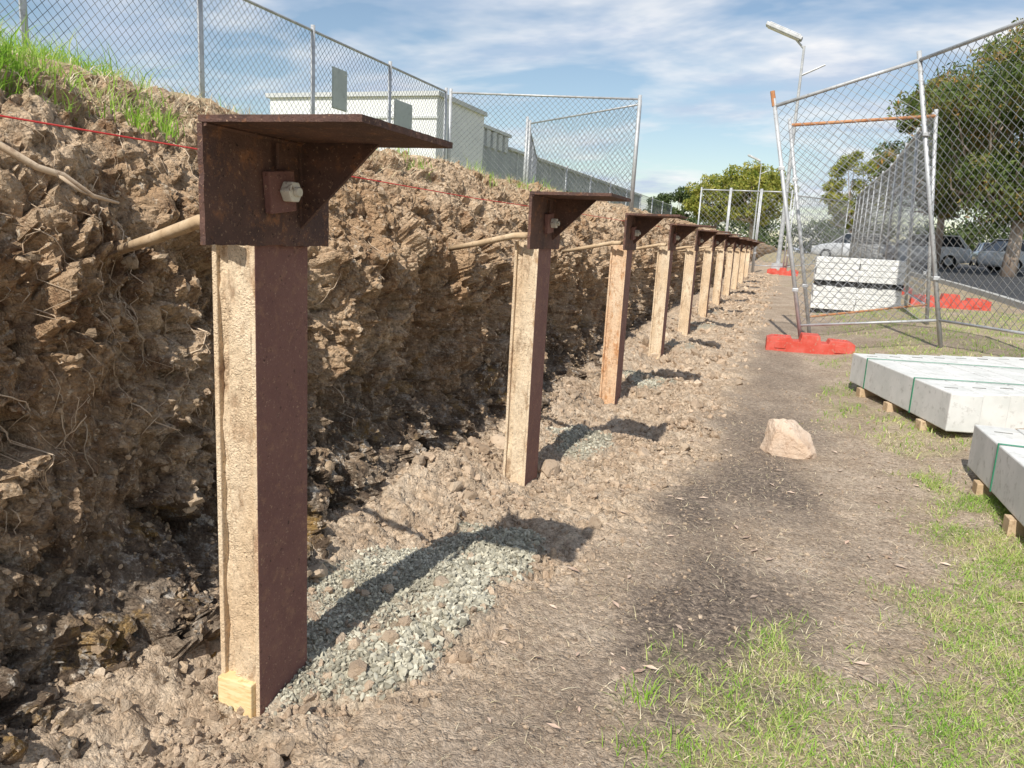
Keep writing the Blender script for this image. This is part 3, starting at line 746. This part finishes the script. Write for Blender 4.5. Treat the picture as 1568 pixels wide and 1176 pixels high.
# ------------------------------------------------------------------ lamp
def lamp(name,x,y,H,sc=1):
    E=empty(name); zb=float(gbase(x,y)); b=B()
    b.tube([(x,y,zb),(x,y,zb+H*.5),(x,y,zb+H)],[.10*sc,.08*sc,.05*sc],10)
    b.tube([(x,y,zb+H-.1),(x-.35*sc,y-.05,zb+H+.25)],[.045*sc,.04*sc],8)
    b.tube([(x,y,zb+H-1.15*sc),(x+.9*sc,y,zb+H-.75*sc)],[.045*sc,.035*sc],8)
    b.box((x-.25*sc,y-.25*sc,zb-.1),(x+.25*sc,y+.25*sc,zb+.25)); b.make('pole',M['galv'],E,smooth=False)
    R=Matrix.Translation((x-.85*sc,y-.1,zb+H+.55*sc))@Matrix.Rotation(math.radians(24),4,'Y')
    h=B(); h.box((-.8*sc,-.2*sc,-.06*sc),(.8*sc,.2*sc,.09*sc),0,R); h.box((-.7*sc,-.15*sc,.0905*sc),(.7*sc,.15*sc,.14*sc),0,R)
    h.make('luminaire',M['galv'],E,bevel=.03)
    h=B(); h.box((-.7*sc,-.15*sc,-.09*sc),(.7*sc,.15*sc,-.0605*sc),0,R); h.make('lens',M['white'],E)
lamp('street_lamp',-.64,35,9.1,1)
lamp('street_lamp',-3.8,74,8.0,.8)

# ------------------------------------------------------------------ trees
def tree(name,x,y,H,cr,cz,rad,nl,mat,ls,seed,zb=None,lean=(0,0)):
    r=np.random.default_rng(seed); E=empty(name); zb=float(gbase(x,y)) if zb is None else zb
    C=np.array([x+lean[0],y+lean[1],zb+cz]); t=B()
    fork=np.array([x+lean[0]*.4,y+lean[1]*.4,zb+cz-rad[2]*.75])
    tr=.03*H
    t.tube([(x,y,zb-.2),(x+lean[0]*.15+.05,y,zb+(fork[2]-zb)*.5),tuple(fork)],[tr*1.15,tr*.85,tr*.7],10)
    ncl=cr; cs=[]
    while len(cs)<ncl:
        v=r.uniform(-1,1,3)
        l=np.linalg.norm(v)
        if l<1 and (l>.45 or r.random()<.3): cs.append(C+v*np.array(rad)*(1 if v[2]>-.3 else .85))
    cs=np.array(cs)
    for c in cs[:int(ncl*.7)]:
        m1=fork*.5+c*.5+np.array([r.normal(0,.15*rad[0]),r.normal(0,.15*rad[0]),-.12*rad[2]])
        t.tube([tuple(fork-np.array([0,0,r.uniform(0,.3)])),tuple(m1),tuple(c)],[tr*.38,tr*.2,tr*.06],6,cap=False)
    t.make('trunk_and_limbs',M['bark'],E,smooth=True)
    ci=r.integers(0,ncl,nl); cr_=r.uniform(.16,.34,ncl)*min(rad)
    v=r.normal(size=(nl,3)); v/=np.linalg.norm(v,axis=1,keepdims=True)
    P=cs[ci]+v*(cr_[ci]*r.uniform(.35,1.15,nl)**.7)[:,None]*np.array([1.15,1.15,.85])
    a=r.normal(size=(nl,3)); a[:,2]-=.8; a/=np.linalg.norm(a,axis=1,keepdims=True)
    bb=np.cross(a,r.normal(size=(nl,3))); bb/=np.linalg.norm(bb,axis=1,keepdims=True)
    L=r.uniform(.6,1.3,nl)[:,None]*ls
    V=np.stack([P-a*L,P+bb*L*.38,P+a*L,P-bb*L*.38],1).reshape(-1,3)
    mk('foliage',V,np.arange(4*nl).reshape(nl,4),M[mat],False,E)
tree('gum_tree',7.9,34.7,9,125,5.6,(4.2,3.2,3.9),65000,'gumleaf',.10,3,lean=(.1,0))
tree('gum_tree',6.4,42,7,70,5.4,(3.0,2.6,3.4),26000,'gumleaf',.12,4)
tree('gum_tree',13,44,8,45,5.3,(3.2,3,3),12000,'gumleaf',.12,5)
tree('gum_tree',3.5,60,7,40,4.6,(2.1,2.1,2.8),9000,'yelleaf',.15,6)
tree('gum_tree',-4.4,80,8,70,5.4,(3.5,3,3.0),14000,'yelleaf',.18,7)
tree('gum_tree',-8.3,84,8,60,5.0,(3.0,3,2.6),12000,'yelleaf',.18,8)
tree('gum_tree',-14,90,6,45,4.3,(3.6,3,2.2),9000,'dkleaf',.18,9)
n=26000; r=np.random.default_rng(55)
cx=np.concatenate([r.uniform(-20,60,110)]); cy=r.uniform(105,125,110); cz=1.3+r.uniform(.8,4.2,110); ci=r.integers(0,110,n)
v=r.normal(size=(n,3)); v/=np.linalg.norm(v,axis=1,keepdims=True)
P=np.stack([cx[ci],cy[ci],cz[ci]],-1)+v*r.uniform(.4,1.9,(n,1))*np.array([1.4,1,.9])
a=r.normal(size=(n,3));a/=np.linalg.norm(a,axis=1,keepdims=True); bb=np.cross(a,v); 
mk('distant_trees',np.stack([P-a*.3,P+bb*.2,P+a*.3,P-bb*.2],1).reshape(-1,3),np.arange(4*n).reshape(n,4),M['dkleaf'])

# ------------------------------------------------------------------ cars
def car(x,y,rz,col,H=1.48,L=4.4):
    E=empty('parked_car'); E.location=(x,y,float(gbase(x,y))+.03); E.rotation_euler=(0,0,rz)
    pm=paint('car_paint',col); k=L/4.4; hk=H/1.48
    st=[(-2.2,.38,.72,.70),(-2.12,.27,.90,.80),(-1.7,.22,.96,.86),(-.9,.2,.95,.88),(.2,.2,.93,.88),(1.05,.2,.93,.87),(1.7,.22,.82,.84),(2.08,.26,.70,.78),(2.2,.36,.60,.66)]
    b=B(); vs=[];n=10
    for (sx_,zl,zh,w) in st:
        zm=(zl+zh)/2
        for (yy_,zz_) in ((-w*.9,zl),(-w,zl+.1),(-w,zm),(-w*.985,zh-.1),(-w*.90,zh),(w*.90,zh),(w*.985,zh-.1),(w,zm),(w,zl+.1),(w*.9,zl)): vs.append((sx_*k,yy_,zz_*hk))
    fs=[]
    for i_ in range(len(st)-1):
        for j in range(n): fs.append((i_*n+j,(i_+1)*n+j,(i_+1)*n+(j+1)%n,i_*n+(j+1)%n))
    fs.append(tuple(range(n))); fs.append(tuple((len(st)-1)*n+j for j in range(n-1,-1,-1)))
    b.add(vs,fs); o=b.make('body',pm,E,smooth=True)
    g=B(); z0,z1=.92*hk,1.42*hk
    lo=[(-2.0,.76),(1.1,.76)]; hi=[(-1.55,.60),(.35,.60)]
    vs=[(lo[0][0]*k,-.78,z0),(lo[1][0]*k,-.76,z0),(lo[1][0]*k,.76,z0),(lo[0][0]*k,.78,z0),(hi[0][0]*k,-.62,z1),(hi[1][0]*k,-.62,z1),(hi[1][0]*k,.62,z1),(hi[0][0]*k,.62,z1)]
    g.add(vs,[(4,5,6,7),(0,1,5,4),(1,2,6,5),(2,3,7,6),(3,0,4,7)]); g.make('windows',M['glass'],E)
    r_=B(); r_.box((-1.6*k,-.63,z1+.002),(.38*k,.63,z1+.05))
    for s_ in (-1,1):
        for (xa,xb) in ((-2.02,-1.57),(-.55,-.5),(1.12,.37)):
            r_.tube([(xa*k,s_*.785,z0-.02),(xb*k,s_*.63,z1+.02)],.035,6)
    r_.make('roof_and_pillars',pm,E,bevel=.02)
    w_=B(); h_=B()
    for sx_ in (-1.35,1.35):
        for s_ in (-1,1):
            w_.tube([(sx_*k,s_*.70,.33),(sx_*k,s_*.90,.33)],.33,20); h_.tube([(sx_*k,s_*.902,.33),(sx_*k,s_*.915,.33)],.2,12)
    w_.make('tyres',M['tyre'],E); h_.make('wheel_hubs',M['galv'],E)
    l_=B()
    for s_ in (-1,1): l_.box((2.02*k,s_*.6-.13,.6*hk),(2.17*k,s_*.6+.13,.72*hk)); l_.box((-2.19*k,s_*.66-.1,.66*hk),(-2.1*k,s_*.66+.1,.85*hk))
    l_.make('lights',M['white'],E,bevel=.02)
cols=[(.70,.72,.74),(.82,.82,.82),(.04,.045,.05),(.55,.57,.6),(.8,.8,.78),(.4,.06,.05),(.1,.14,.22),(.8,.8,.8)]
xc=[10.4,6.2,14.2,3.2,17.4,8.2,12,15.5]; yc=[41,45,46,50,50,57,58,56]
for i in range(8): car(xc[i],yc[i],[0.25,2.9,.2,3.0,.1,1.4,1.5,1.5][i],cols[i],1.5+.15*(i%2),4.5)

# ------------------------------------------------------------------ sun, sky, camera
Ld=Vector((.075,1.0,-1.03)).normalized()
sun=bpy.data.lights.new('sun','SUN'); sun.energy=5.0; sun.angle=math.radians(.5); sun.color=(1,.955,.87)
so=bpy.data.objects.new('sun',sun); scene.collection.objects.link(so); so.rotation_euler=Ld.to_track_quat('-Z','Y').to_euler(); so.location=(0,-10,12)
w=bpy.data.worlds.new('World'); scene.world=w; w.use_nodes=True; nt=w.node_tree; bg=nt.nodes['Background']
sky=nt.nodes.new('ShaderNodeTexSky'); sky.sky_type='NISHITA'; sky.sun_disc=False; sky.sun_elevation=math.asin(-Ld.z); sky.sun_rotation=math.radians(184.3)
sky.air_density=1.15; sky.dust_density=.5
tc=nt.nodes.new('ShaderNodeTexCoord'); sp=nt.nodes.new('ShaderNodeSeparateXYZ'); nt.links.new(tc.outputs['Generated'],sp.inputs[0])
mth=lambda op,a,b_=None: math_(nt,op,a,b_)
zc=mth('ADD',mth('MAXIMUM',sp.outputs['Z'],0.0),.16)
cb=nt.nodes.new('ShaderNodeCombineXYZ'); nt.links.new(mth('DIVIDE',sp.outputs['X'],zc),cb.inputs[0]); nt.links.new(mth('DIVIDE',sp.outputs['Y'],zc),cb.inputs[1])
mp=nt.nodes.new('ShaderNodeMapping'); mp.inputs['Scale'].default_value=(.85,1.25,1); mp.inputs['Rotation'].default_value=(0,0,.35); mp.inputs['Location'].default_value=(3.1,1.7,0); nt.links.new(cb.outputs[0],mp.inputs['Vector'])
n1=noise(nt,1.3,5,.57,mp.outputs[0],.25); n2=noise(nt,2.3,5,.55,mp.outputs[0])
cloud=mix(nt,rampf(nt,n2,.40,.58),(4.7,5.5,6.8),(8.1,8.1,8.2))
skyc=mix(nt,rampf(nt,n1,.42,.62),sky.outputs[0],cloud)
nt.links.new(skyc,bg.inputs['Color']); bg.inputs['Strength'].default_value=.120

cam=bpy.data.cameras.new('camera'); cam.sensor_width=36; cam.lens=26.4; cam.clip_start=.05; cam.clip_end=3000
co=bpy.data.objects.new('camera',cam); scene.collection.objects.link(co)
ps,pt,rl=math.radians(19.8),math.radians(11.1),math.radians(3.15)
f=Vector((-math.sin(ps)*math.cos(pt),math.cos(ps)*math.cos(pt),-math.sin(pt))); R=Vector((math.cos(ps),math.sin(ps),0)); U=R.cross(f)
r2=R*math.cos(rl)+U*math.sin(rl); u2=U*math.cos(rl)-R*math.sin(rl)
m=Matrix((r2,u2,-f)).transposed().to_4x4(); m.translation=(0,0,1.45); co.matrix_world=m
scene.camera=co
scene.view_settings.view_transform='Standard'; scene.view_settings.look='None'; scene.view_settings.exposure=0
